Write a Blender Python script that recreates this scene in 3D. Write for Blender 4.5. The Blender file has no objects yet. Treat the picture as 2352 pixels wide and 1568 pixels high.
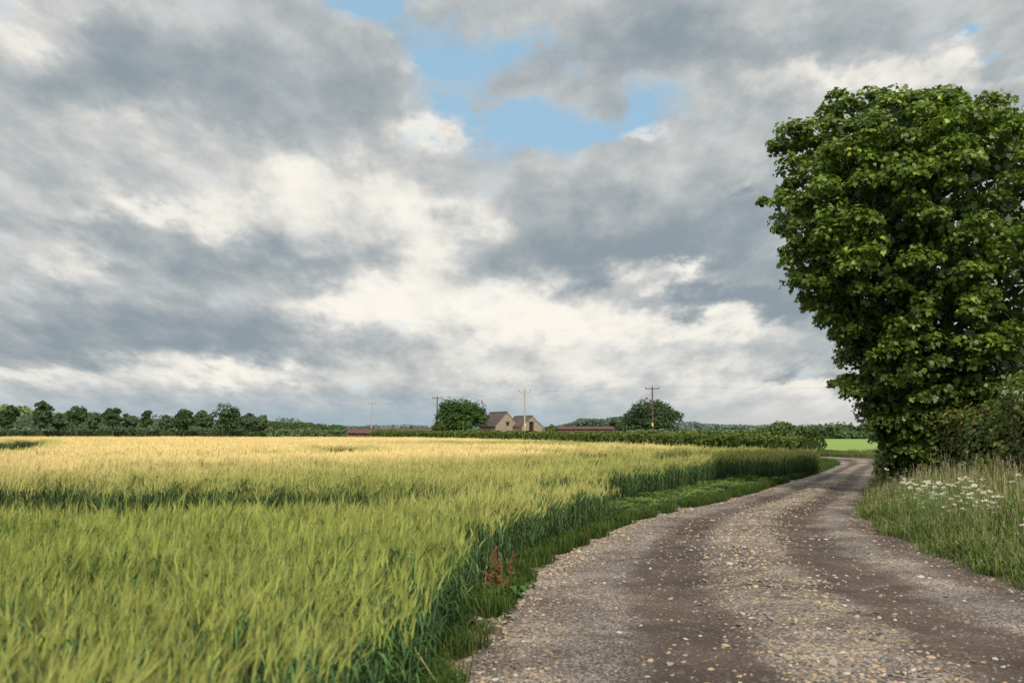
import bpy, math, random
import numpy as np
from mathutils import Vector, noise as mnoise
rng=np.random.default_rng(7); random.seed(7)
scene=bpy.context.scene
scene.view_settings.view_transform='Standard'; scene.view_settings.look='None'; scene.view_settings.exposure=0
D=bpy.data
def link(o,parent=None):
    scene.collection.objects.link(o)
    if parent: o.parent=parent
    return o
def empty(name,loc=(0,0,0)):
    e=D.objects.new(name,None); e.location=loc; e.empty_display_size=.3; link(e); return e
# ---------------------------------------------------------------- materials
class NT:
    def __init__(s,nt): s.nt=nt; s.n=nt.nodes; s.l=nt.links
    def put(s,sock,v):
        if v is None: return
        if isinstance(v,bpy.types.NodeSocket): s.l.new(v,sock)
        else:
            try: sock.default_value=v
            except Exception: sock.default_value=tuple(v)+(1,)
    def m(s,op,a,b=None,c=None,clamp=False):
        n=s.n.new('ShaderNodeMath'); n.operation=op; n.use_clamp=clamp
        for i,v in enumerate((a,b,c)): s.put(n.inputs[i],v)
        return n.outputs[0]
    def vm(s,op,a,b=None,c=None):
        n=s.n.new('ShaderNodeVectorMath'); n.operation=op
        for i,v in enumerate((a,b,c)): s.put(n.inputs[i],v)
        return n.outputs['Value'] if op in('DOT_PRODUCT','LENGTH') else n.outputs[0]
    def mix(s,f,a,b,blend='MIX'):
        n=s.n.new('ShaderNodeMix'); n.data_type='RGBA'; n.blend_type=blend
        s.put(n.inputs[0],f)
        for i,v in ((6,a),(7,b)):
            if not isinstance(v,bpy.types.NodeSocket): v=tuple(v)[:3]+(1,)
            s.put(n.inputs[i],v)
        return n.outputs[2]
    def sstep(s,v,a,b,lo=0.,hi=1.):
        n=s.n.new('ShaderNodeMapRange'); n.interpolation_type='SMOOTHSTEP'
        s.put(n.inputs[0],v); n.inputs[1].default_value=a; n.inputs[2].default_value=b
        n.inputs[3].default_value=lo; n.inputs[4].default_value=hi
        return n.outputs[0]
    def noise(s,vec,scale,detail=4,rough=.55,dist=0,out='Fac',dim='3D'):
        n=s.n.new('ShaderNodeTexNoise'); n.noise_dimensions=dim; s.put(n.inputs['Vector'],vec)
        n.inputs['Scale'].default_value=scale; n.inputs['Detail'].default_value=detail
        n.inputs['Roughness'].default_value=rough; n.inputs['Distortion'].default_value=dist
        return n.outputs[out]
    def voro(s,vec,scale,out='Distance',feature='F1'):
        n=s.n.new('ShaderNodeTexVoronoi'); n.feature=feature; s.put(n.inputs['Vector'],vec); n.inputs['Scale'].default_value=scale
        return n.outputs[out]
    def attr(s,name,typ='GEOMETRY',out='Fac'):
        n=s.n.new('ShaderNodeAttribute'); n.attribute_name=name; n.attribute_type=typ; return n.outputs[out]
    def pos(s): return s.n.new('ShaderNodeNewGeometry').outputs['Position']
    def sep(s,v):
        n=s.n.new('ShaderNodeSeparateXYZ'); s.put(n.inputs[0],v); return n.outputs
    def comb(s,x,y,z):
        n=s.n.new('ShaderNodeCombineXYZ'); s.put(n.inputs[0],x); s.put(n.inputs[1],y); s.put(n.inputs[2],z); return n.outputs[0]
def newmat(name):
    m=D.materials.new(name); m.use_nodes=True; t=NT(m.node_tree)
    b=m.node_tree.nodes['Principled BSDF']; return m,t,b
def bump(t,b,h,strength=.5,dist=.02):
    n=t.n.new('ShaderNodeBump'); t.put(n.inputs['Height'],h); n.inputs['Strength'].default_value=strength
    n.inputs['Distance'].default_value=dist; t.l.new(n.outputs[0],b.inputs['Normal'])
def plantmat(name,transl=.3,rough=.55,ripe=False,spec=.3):
    m,t,b=newmat(name)
    col=t.attr('col','GEOMETRY','Color')
    oi=t.n.new('ShaderNodeObjectInfo').outputs['Random']
    if ripe:
        r=t.attr('ripe','INSTANCER'); ear=t.attr('ear','GEOMETRY')
        green=t.mix(t.m('MULTIPLY',r,ear),col,(.76,.605,.28))
        col=t.mix(t.m('MULTIPLY',r,.18),green,(.50,.42,.19))
    v=t.m('MULTIPLY_ADD',oi,.4,.8)
    col=t.mix(1.,col,t.comb(v,v,v),'MULTIPLY')
    if transl<=0 and spec<=0:
        df=t.n.new('ShaderNodeBsdfDiffuse'); t.put(df.inputs[0],col); t.l.new(df.outputs[0],t.n['Material Output'].inputs[0]); t.n.remove(b); return m
    t.put(b.inputs['Base Color'],col); b.inputs['Roughness'].default_value=rough
    b.inputs['Specular IOR Level'].default_value=spec
    if transl>0:
        tr=t.n.new('ShaderNodeBsdfTranslucent'); t.put(tr.inputs[0],t.mix(1.,col,(1.25,1.25,.75),'MULTIPLY'))
        mx=t.n.new('ShaderNodeMixShader'); mx.inputs[0].default_value=transl
        t.l.new(b.outputs[0],mx.inputs[1]); t.l.new(tr.outputs[0],mx.inputs[2])
        t.l.new(mx.outputs[0],t.n['Material Output'].inputs[0])
    return m
M_leaf=plantmat('foliage',.3,.42,spec=.45)
M_far=plantmat('far_foliage',0,.8,spec=0)
M_barley=plantmat('barley',0,.6,ripe=True,spec=0)
M_grass=plantmat('grass_blades',0,.6,spec=0)
def bark(name,c1,c2):
    m,t,b=newmat(name); p=t.vm('MULTIPLY',t.pos(),(6,6,1.2)); n=t.noise(p,2,5,.65)
    t.put(b.inputs['Base Color'],t.mix(t.sstep(n,.35,.65),c1,c2)); b.inputs['Roughness'].default_value=.9
    bump(t,b,n,.7,.05); return m
M_bark=bark('bark',(.035,.028,.02),(.09,.075,.055))
M_poledark=bark('creosoted_wood',(.05,.03,.022),(.10,.06,.045))
M_polelight=bark('weathered_wood',(.26,.24,.20),(.38,.35,.30))
def simple(name,c,rough=.6,metal=0,var=.2,scale=3):
    m,t,b=newmat(name); n=t.noise(t.pos(),scale,4)
    t.put(b.inputs['Base Color'],t.mix(t.sstep(n,.3,.7),tuple(x*(1-var) for x in c),tuple(min(1,x*(1+var)) for x in c)))
    b.inputs['Roughness'].default_value=rough; b.inputs['Metallic'].default_value=metal; return m
M_ceramic=simple('insulator_ceramic',(.10,.06,.05),.3)
M_yellow=simple('yellow_plate',(.75,.5,.03),.5)
M_wire=simple('wire_metal',(.12,.12,.12),.5)
# ---------------------------------------------------------------- mesh utils
def mesh_np(name,V,F,mats,col=None,extra=None,smooth=False,fmat=None):
    V=np.asarray(V,dtype=np.float32); F=np.asarray(F,dtype=np.int32); m_,k=F.shape
    me=D.meshes.new(name); me.vertices.add(len(V)); me.vertices.foreach_set('co',V.ravel())
    me.loops.add(m_*k); me.loops.foreach_set('vertex_index',F.ravel())
    me.polygons.add(m_); me.polygons.foreach_set('loop_start',np.arange(0,m_*k,k,dtype=np.int32))
    if smooth: me.polygons.foreach_set('use_smooth',np.ones(m_,dtype=bool))
    if fmat is not None: me.polygons.foreach_set('material_index',np.asarray(fmat,dtype=np.int32))
    for mt in mats: me.materials.append(mt)
    me.update(calc_edges=True)
    if col is not None:
        a=me.attributes.new('col','FLOAT_COLOR','POINT'); c=np.ones((len(V),4),dtype=np.float32); c[:,:3]=col; a.data.foreach_set('color',c.ravel())
    if extra:
        for kx,vx in extra.items():
            a=me.attributes.new(kx,'FLOAT','POINT'); a.data.foreach_set('value',np.asarray(vx,dtype=np.float32))
    return me
class MB:
    def __init__(s): s.v=[];s.f=[];s.c=[];s.e=[];s.mi=[]
    def ribbon(s,pts,ws,side,col,ear=0.,col2=None):
        n=len(pts); b=len(s.v); side=Vector(side)
        for i,(p,w) in enumerate(zip(pts,ws)):
            p=Vector(p); k=i/(n-1); c=col if col2 is None else tuple(col[j]*(1-k)+col2[j]*k for j in range(3))
            s.v+= [p-side*w,p+side*w]; s.c+=[c,c]; s.e+=[ear,ear]
        for i in range(n-1):
            a=b+2*i; s.f.append((a,a+1,a+3,a+2)); s.mi.append(0)
    def tube(s,pts,rs,n=8,col=(1,1,1),mi=0,cap=True):
        b=len(s.v); pts=[Vector(p) for p in pts]
        for i,p in enumerate(pts):
            d=(pts[min(i+1,len(pts)-1)]-pts[max(i-1,0)]).normalized()
            x=d.orthogonal().normalized() if abs(d.z)<.99 else Vector((1,0,0)); y=d.cross(x).normalized(); x=y.cross(d)
            for j in range(n):
                a=2*math.pi*j/n; s.v.append(p+(x*math.cos(a)+y*math.sin(a))*rs[i]); s.c.append(col); s.e.append(0)
        for i in range(len(pts)-1):
            for j in range(n):
                a=b+i*n+j; a2=b+i*n+(j+1)%n; s.f.append((a,a2,a2+n,a+n)); s.mi.append(mi)
        if cap:
            s.f.append(tuple(b+(len(pts)-1)*n+j for j in range(n))); s.mi.append(mi)
    def box(s,c,d,mi=0,rot=0,col=(1,1,1)):
        b=len(s.v); cx,cy,cz=c; R=(math.cos(rot),math.sin(rot))
        for sx,sy,sz in [(-1,-1,-1),(1,-1,-1),(1,1,-1),(-1,1,-1),(-1,-1,1),(1,-1,1),(1,1,1),(-1,1,1)]:
            x,y=sx*d[0]/2,sy*d[1]/2
            s.v.append(Vector((cx+x*R[0]-y*R[1],cy+x*R[1]+y*R[0],cz+sz*d[2]/2))); s.c.append(col); s.e.append(0)
        for f in [(0,3,2,1),(4,5,6,7),(0,1,5,4),(1,2,6,5),(2,3,7,6),(3,0,4,7)]:
            s.f.append(tuple(b+i for i in f)); s.mi.append(mi)
    def poly(s,pts,mi=0,col=(1,1,1)):
        b=len(s.v); s.v+= [Vector(p) for p in pts]; s.c+=[col]*len(pts); s.e+=[0]*len(pts)
        s.f.append(tuple(range(b,b+len(pts)))); s.mi.append(mi)
    def mesh(s,name,mats,smooth=False):
        me=D.meshes.new(name); me.from_pydata([tuple(v) for v in s.v],[],s.f)
        for m in mats: me.materials.append(m)
        me.polygons.foreach_set('material_index',s.mi)
        if smooth: me.polygons.foreach_set('use_smooth',[True]*len(s.f))
        a=me.attributes.new('col','FLOAT_COLOR','POINT'); a.data.foreach_set('color',np.array([(c[0],c[1],c[2],1) for c in s.c],dtype=np.float32).ravel())
        a=me.attributes.new('ear','FLOAT','POINT'); a.data.foreach_set('value',np.array(s.e,dtype=np.float32))
        me.update(); return me
def scatter(name,P,rotz,scale,idx,coll,ripe=None,tilt=None,parent=None):
    n=len(P); me=D.meshes.new(name); me.vertices.add(n); me.vertices.foreach_set('co',np.asarray(P,dtype=np.float32).ravel())
    R=np.zeros((n,3),dtype=np.float32); R[:,2]=rotz
    if tilt is not None: R[:,:2]=tilt
    S=np.asarray(scale,dtype=np.float32)
    if S.ndim==1: S=np.repeat(S[:,None],3,1)
    a=me.attributes.new('rot','FLOAT_VECTOR','POINT'); a.data.foreach_set('vector',R.ravel())
    a=me.attributes.new('scl','FLOAT_VECTOR','POINT'); a.data.foreach_set('vector',S.ravel())
    a=me.attributes.new('idx','INT','POINT'); a.data.foreach_set('value',np.asarray(idx,dtype=np.int32))
    if ripe is not None:
        a=me.attributes.new('ripe','FLOAT','POINT'); a.data.foreach_set('value',np.asarray(ripe,dtype=np.float32))
    o=link(D.objects.new(name,me),parent)
    g=D.node_groups.new(name+'_scatter','GeometryNodeTree')
    g.interface.new_socket('Geometry',in_out='INPUT',socket_type='NodeSocketGeometry'); g.interface.new_socket('Geometry',in_out='OUTPUT',socket_type='NodeSocketGeometry')
    gi=g.nodes.new('NodeGroupInput'); go=g.nodes.new('NodeGroupOutput'); ip=g.nodes.new('GeometryNodeInstanceOnPoints')
    ci=g.nodes.new('GeometryNodeCollectionInfo'); ci.inputs['Collection'].default_value=coll; ci.inputs['Separate Children'].default_value=True; ci.inputs['Reset Children'].default_value=True
    def na(nm,ty):
        q=g.nodes.new('GeometryNodeInputNamedAttribute'); q.data_type=ty; q.inputs[0].default_value=nm; return q.outputs[0]
    L=g.links.new
    L(gi.outputs[0],ip.inputs['Points']); L(ci.outputs[0],ip.inputs['Instance']); ip.inputs['Pick Instance'].default_value=True
    L(na('idx','INT'),ip.inputs['Instance Index']); L(na('rot','FLOAT_VECTOR'),ip.inputs['Rotation']); L(na('scl','FLOAT_VECTOR'),ip.inputs['Scale'])
    L(ip.outputs[0],go.inputs[0])
    md=o.modifiers.new('scatter','NODES'); md.node_group=g
    return o
def templ(name,meshes):
    c=D.collections.new(name)
    for i,m in enumerate(meshes): c.objects.link(D.objects.new('%s_part_%02d'%(name,i),m))
    return c
def inpoly(P,poly):
    x,y=P[:,0],P[:,1]; r=np.zeros(len(P),bool); n=len(poly)
    for i in range(n):
        x1,y1=poly[i]; x2,y2=poly[(i+1)%n]
        if y1==y2: continue
        c=((y1>y)!=(y2>y))&(x<(x2-x1)*(y-y1)/(y2-y1)+x1); r^=c
    return r
def polydist(P,pl):
    d=np.full(len(P),1e9)
    for (a,b) in zip(pl[:-1],pl[1:]):
        a=np.array(a,float); b=np.array(b,float); ab=b-a
        t=np.clip(((P-a)@ab)/(ab@ab),0,1); q=a+t[:,None]*ab; d=np.minimum(d,np.hypot(*(P-q).T))
    return d
def smooth_pl(pl,n):
    pl=np.array(pl,float); out=[]
    for i in range(len(pl)-1):
        p0=pl[max(i-1,0)];p1=pl[i];p2=pl[i+1];p3=pl[min(i+2,len(pl)-1)]
        for k in range(n):
            t=k/n; out.append(.5*((2*p1)+(-p0+p2)*t+(2*p0-5*p1+4*p2-p3)*t*t+(-p0+3*p1-3*p2+p3)*t**3))
    out.append(pl[-1]); return np.array(out)
def vnoise(P,s,seed=0):
    return np.array([mnoise.noise(Vector((p[0]*s+seed,p[1]*s,(p[2] if len(p)>2 else 0)*s))) for p in P])
# ---------------------------------------------------------------- camera
cam=D.cameras.new('camera'); co=D.objects.new('camera',cam); link(co); scene.camera=co
cam.lens=35; cam.sensor_width=36; co.location=(0,0,1.6); co.rotation_euler=(math.radians(90+5.1),0,0)
cam.clip_start=.05; cam.clip_end=8000
cam.dof.use_dof=True; cam.dof.focus_distance=22; cam.dof.aperture_fstop=2.6
# ---------------------------------------------------------------- light
SUN_EL=math.radians(35); sdir=Vector((.12,-.99,0)).normalized()
sdir=Vector((sdir.x*math.cos(SUN_EL),sdir.y*math.cos(SUN_EL),math.sin(SUN_EL)))
sl=D.lights.new('sun','SUN'); sl.energy=3.8; sl.angle=math.radians(5); sl.color=(1,.89,.73)
so=link(D.objects.new('sun',sl)); so.rotation_euler=(sdir).to_track_quat('Z','Y').to_euler(); so.location=(20,-20,40)
# ---------------------------------------------------------------- sky
W=D.worlds.new('World'); scene.world=W; W.use_nodes=True; t=NT(W.node_tree)
bg=t.n['Background']; bg.inputs['Strength'].default_value=.1
st=t.n.new('ShaderNodeTexSky'); st.sky_type='NISHITA'; st.sun_disc=False; st.sun_elevation=SUN_EL; st.sun_rotation=math.atan2(sdir.x,sdir.y)
dirv=t.n.new('ShaderNodeTexCoord').outputs['Generated']
X,Y,Z=t.sep(dirv)[:3]
ay=t.m('MAXIMUM',t.m('ABSOLUTE',Y),.18)
u=t.m('DIVIDE',t.m('MULTIPLY',X,100),ay); v=t.m('MAXIMUM',t.m('DIVIDE',t.m('MULTIPLY',Z,100),ay),0.)
ncoord=t.comb(t.m('DIVIDE',t.m('MULTIPLY',u,3),t.m('ADD',v,26)),t.m('MULTIPLY',t.m('LOGARITHM',t.m('ADD',v,9),math.e),2.6),0.)
w1=t.noise(ncoord,1.7,7,.60,0,'Color','2D')
wr=t.sep(w1)
amp=t.m('MULTIPLY_ADD',v,.018,.33)
uw=t.m('ADD',u,t.m('MULTIPLY',amp,t.m('MULTIPLY',t.m('SUBTRACT',wr[0],.5),26)))
vw=t.m('ADD',v,t.m('MULTIPLY',amp,t.m('MULTIPLY',t.m('SUBTRACT',wr[1],.5),15)))
uv=t.comb(uw,vw,0.)
def blobs(lst,acc):
    for (a,b,sx,sy,k) in lst:
        q=t.vm('MULTIPLY_ADD',uv,(1/sx,1/sy,0),(-a/sx,-b/sy,0))
        g=t.m('POWER',.3679,t.vm('DOT_PRODUCT',q,q))
        acc=t.m('MULTIPLY_ADD',g,k,acc)
    return acc
BR=[(-38,30.5,7,2.8,.3),(-50,42,6,3,.3),(-8,31.6,4.5,2,.5),(-21,25.7,9,2.8,.45),(-34,22,10,2,.52),(-9,21.6,9,2.2,.45),
(-9.5,17,4,2.5,.4),(-15,12.6,7,2.2,.6),(4.5,10.8,12,3.0,.62),(-3,13.5,6,2.6,.35),(16.4,15.6,5.5,1.2,.75),(21,10.8,7,1.6,.4),
(-28,5.6,8,1.2,.5),(-47,5.6,9,1.2,.3),(-47,17,4,3,.3),(34,36.6,9,2,.4),(47,37,5,1.5,.3),(31,3.8,14,2,.35),(4,5.5,18,2,.25),
(-8,38,4,1.2,.3),(14,31,4,1,.45)]
DK=[(-40,37.5,12,4,-.3),(-24,33.5,14,4,-.25),(12,39,12,3.5,-.3),(30,41,14,3,-.25),(9,19.5,10,3.6,-.42),(10,16.6,10,1.6,-.3),
(23,19.6,7,5,-.3),(21,13,8,1.4,-.55),(30,14.8,8,4,-.25),(-42.6,19,5,2,-.28),(-25,17.3,11,2.0,-.32),(-38,11.7,13,2.4,-.3),(-29,8.7,14,1.7,-.36),
(-47,8.5,8,1.8,-.22),(27.7,5.5,2.5,.8,-.5),(34,5.2,3,.6,-.45),(23.3,24.2,1.7,.6,-.35)]
fb=t.noise(ncoord,2.4,9,.60,.0,'Fac','2D')
B=blobs(BR+DK,.52)
B=t.m('ADD',B,t.m('ADD',t.m('MULTIPLY',t.m('SUBTRACT',fb,.5),.85),t.m('MULTIPLY',t.m('SUBTRACT',wr[2],.5),.40)))
rp=t.n.new('ShaderNodeValToRGB'); t.put(rp.inputs[0],t.m('MULTIPLY',B,.88)); cr=rp.color_ramp; cr.interpolation='B_SPLINE'
cr.elements[0].position=0.; cr.elements[0].color=(.26,.32,.365,1)
cr.elements[1].position=1.; cr.elements[1].color=(1.,.95,.85,1)
for p,c in ((.2,(.325,.375,.405)),(.42,(.46,.49,.50)),(.62,(.66,.66,.64)),(.8,(.88,.855,.785))):
    e=cr.elements.new(p); e.color=c+(1,)
cloud=rp.outputs[0]
hz=t.sstep(v,0.,5.5,1.,0.)
hcol=t.mix(t.sstep(u,-5.,32.),(.35,.46,.53),(.64,.64,.62))
cloud=t.mix(t.m('MULTIPLY',hz,.8),cloud,hcol)
# unseen cloud overhead and behind, on the sun's side, brightened to light the ground
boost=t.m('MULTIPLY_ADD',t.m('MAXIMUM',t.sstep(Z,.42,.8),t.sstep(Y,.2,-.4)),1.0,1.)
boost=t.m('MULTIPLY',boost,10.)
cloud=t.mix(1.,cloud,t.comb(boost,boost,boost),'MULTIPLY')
G=blobs([(-3.8,38.6,6,2.4,1.05),(-12,42.3,6,2.4,1.1),(-3,33.4,6,1.8,1.0),(4,30.5,8,2.1,1.05),(13.6,32.7,6.5,1.9,.8),(49,39,3,1.2,.6)],0.)
G=t.m('ADD',G,t.m('MULTIPLY',t.m('SUBTRACT',fb,.5),1.5))
bl=t.m('MULTIPLY',t.sstep(G,.08,.92),.96)
bluec=t.mix(.75,st.outputs[0],(3.6,6.0,7.9))
fin=t.mix(bl,cloud,bluec)
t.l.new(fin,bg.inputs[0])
# ---------------------------------------------------------------- ground
m,t,b=newmat('ground_soil_grass'); p=t.pos(); s=t.sep(p)
n1=t.noise(p,1.4,6,.65); n2=t.noise(p,.05,4,.6); n3=t.noise(p,18,4,.7)
pebv=t.voro(p,38,'Color'); pebd=t.voro(p,38); ps=t.sep(pebv)
soil=t.mix(n3,(.085,.062,.042),(.17,.13,.09)); soil=t.mix(t.m('MULTIPLY',t.m('GREATER_THAN',ps[0],.62),t.m('LESS_THAN',pebd,.4)),soil,t.mix(ps[1],(.22,.17,.12),(.42,.36,.28)))
gr=t.mix(n3,(.03,.05,.015),(.06,.085,.03))
near=t.mix(t.sstep(n1,.45,.6),soil,gr)
far=t.mix(n2,(.14,.21,.045),(.27,.30,.09))
c=t.mix(t.sstep(s[1],60,75),near,far); t.put(b.inputs['Base Color'],c); b.inputs['Roughness'].default_value=.95; b.inputs['Specular IOR Level'].default_value=.1
bump(t,b,n3,.6,.03)
mb=MB(); mb.poly([(-5000,-60,-.012),(5000,-60,-.012),(5000,7000,-.012),(-5000,7000,-.012)]); link(D.objects.new('ground',mb.mesh('ground',[m])))
m,t,b=newmat('pasture'); p=t.pos(); n=t.noise(p,.5,6,.7); 
t.put(b.inputs['Base Color'],t.mix(n,(.14,.24,.035),(.26,.36,.07))); b.inputs['Roughness'].default_value=.95; bump(t,b,t.noise(p,9,4),1,.1)
mb=MB(); mb.poly([(14,71.5,.01),(21,70,.01),(24,62,.01),(60,60,.01),(140,205,.01),(30,205,.01),(24,84,.01)]); link(D.objects.new('grass_field',mb.mesh('grass_field',[m])))
# ---------------------------------------------------------------- road
RL_=[(-1.2,-4),(-1.0,0),(-.7,3),(-.3,6.3),(.3,11.4),(1.17,14.5),(2.4,18.1),(5.5,24.1),(9.0,32),(12.4,39.8),(15.6,48),(16.6,53),(15.2,57.5),(10,61),(0,64)]
RR_=[(4.6,-4),(4.8,0),(4.9,3),(5.0,6.3),(5.2,10.5),(5.7,14.8),(6.7,19),(8.2,23.2),(10.9,30),(15.0,41),(18.9,50),(20.3,56),(18.8,61.5),(12,66),(0,69)]
ll=smooth_pl(RL_,28); rr=smooth_pl(RR_,28); nc=56
def camber(kc):
    return .06*np.sin(np.pi*kc)-.05*np.exp(-((kc-.29)/.09)**2)-.05*np.exp(-((kc-.71)/.09)**2)
V=[];cross=[]
for i in range(len(ll)):
    wob=.13*mnoise.noise(Vector((i*.13,0,3)))+.14*mnoise.noise(Vector((i*.5,0,9)))
    wob2=.13*mnoise.noise(Vector((i*.13,0,13)))+.14*mnoise.noise(Vector((i*.5,0,19)))
    for j in range(nc+1):
        k=j/nc; q=ll[i]*(1-k)+rr[i]*k; d=(rr[i]-ll[i]); d=d/np.linalg.norm(d)
        q=q+d*(wob*(1-k)+wob2*k)
        z=float(camber(k))
        z+=.02*mnoise.noise(Vector((q[0]*1.5,q[1]*1.5,0)))*min(1,6*k,6*(1-k)) + .009*mnoise.noise(Vector((q[0]*7,q[1]*7,0)))
        V.append((q[0],q[1],max(z,-.0)+.004)); cross.append(k)
V=np.array(V); n_=len(ll); ii,jj=np.divmod(np.arange((n_-1)*nc),nc)
F=np.stack([ii*(nc+1)+jj,ii*(nc+1)+jj+1,(ii+1)*(nc+1)+jj+1,(ii+1)*(nc+1)+jj],1)
m,t,b=newmat('gravel_track'); p=t.pos(); k=t.attr('cross')
wn=t.noise(p,1.1,4,.6); kw=t.m('ADD',k,t.m('MULTIPLY',t.m('SUBTRACT',wn,.5),.16))
def tri(c,w): return t.sstep(t.m('ABSOLUTE',t.m('SUBTRACT',kw,c)),w*.35,w,1.,0.)
wheel=t.m('MAXIMUM',tri(.29,.12),t.m('MAXIMUM',tri(.68,.13),t.m('MULTIPLY',tri(.97,.1),.7)))
mid=tri(.48,.15)
vc=t.voro(p,26,'Color'); vd=t.voro(p,26); vc2=t.voro(p,70,'Color'); vd2=t.voro(p,70)
st1=t.sep(vc); st2=t.sep(vc2)
nf=t.noise(p,45,4,.7); nm=t.noise(p,2.6,6,.7)
base=t.mix(t.sstep(nf,.35,.65),(.074,.057,.046),(.145,.118,.098))
greyst=t.mix(st2[1],(.135,.117,.105),(.42,.385,.345))
dens=t.m('SUBTRACT',t.m('MULTIPLY_ADD',nm,1.5,-.18),t.m('MULTIPLY',wheel,.38))
c=t.mix(t.m('GREATER_THAN',dens,t.m('MULTIPLY_ADD',st2[0],.9,.05)),base,greyst)
tan=t.mix(st1[1],(.28,.20,.12),(.60,.48,.31))
dens2=t.m('MULTIPLY',t.m('ADD',t.m('MULTIPLY',mid,.95),t.m('MULTIPLY',t.sstep(kw,.16,.0),.9)),t.sstep(nm,.38,.56))
dens2=t.m('ADD',dens2,.04)
msk=t.m('MULTIPLY',t.m('GREATER_THAN',dens2,st1[0]),t.m('LESS_THAN',vd,.42))
c=t.mix(msk,c,tan)
c=t.mix(t.m('MULTIPLY',wheel,.55),c,(.078,.056,.043))
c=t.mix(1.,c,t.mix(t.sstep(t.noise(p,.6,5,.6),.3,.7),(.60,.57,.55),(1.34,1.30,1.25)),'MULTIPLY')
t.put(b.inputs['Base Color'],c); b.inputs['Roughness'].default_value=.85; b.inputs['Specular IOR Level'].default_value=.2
h=t.m('ADD',t.m('MULTIPLY',t.m('SUBTRACT',1.,vd2),.6),t.m('ADD',nf,t.m('MULTIPLY',msk,.8)))
bump(t,b,h,1.,.018)
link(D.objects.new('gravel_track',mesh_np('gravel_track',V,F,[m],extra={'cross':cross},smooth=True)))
def stone(seed):
    import bmesh
    bm=bmesh.new(); bmesh.ops.create_icosphere(bm,subdivisions=2,radius=1)
    for v_ in bm.verts:
        v_.co*=1+.35*mnoise.noise(v_.co*1.1+Vector((seed*7,0,0))); v_.co.z*=.5; v_.co.x*=1.3
    me=D.meshes.new('stone'); bm.to_mesh(me); bm.free(); return me
m,t,b=newmat('loose_stone'); oi=t.n.new('ShaderNodeObjectInfo').outputs['Random']
rp=t.n.new('ShaderNodeValToRGB'); t.put(rp.inputs[0],oi); cr=rp.color_ramp; cr.interpolation='CONSTANT'
cr.elements[0].color=(.11,.095,.085,1); cr.elements[1].position=.9; cr.elements[1].color=(.42,.38,.32,1)
for p_,c_ in ((.22,(.18,.155,.13)),(.45,(.36,.26,.16)),(.75,(.25,.22,.19))):
    e=cr.elements.new(p_); e.color=c_+(1,)
t.put(b.inputs['Base Color'],rp.outputs[0]); b.inputs['Roughness'].default_value=.85
sts=[stone(i) for i in range(6)]
for s_ in sts: s_.materials.append(m)
SC=templ('stone',sts)
N=34000
ridx=rng.random(N)**1.1*.58*(n_-1); sel=rng.random(N); kk=rng.random(N)
kk=np.where(sel<.40,rng.normal(-.01,.05,N),np.where(sel<.68,rng.normal(.48,.08,N),np.where(sel<.74,rng.normal(1.0,.035,N),kk)))
i0=np.clip(ridx.astype(int),0,n_-2); fr=(ridx-i0)[:,None]
L_=ll[i0]*(1-fr)+ll[i0+1]*fr; R_=rr[i0]*(1-fr)+rr[i0+1]*fr
P2=L_*(1-kk[:,None])+R_*kk[:,None]
kc=np.clip(kk,0,1); z=np.maximum(camber(kc),0)+.004
sz=.006+.014*rng.random(N)**2.2; sz=np.where(rng.random(N)<.04,sz*1.7,sz)
z=np.where((kk<0)|(kk>1),-.01,z)
P3=np.column_stack([P2,z+sz*.12])
scatter('gravel_stones',P3,rng.random(N)*6.28,sz,rng.integers(0,6,N),SC,tilt=rng.normal(0,.2,(N,2)))
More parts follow.
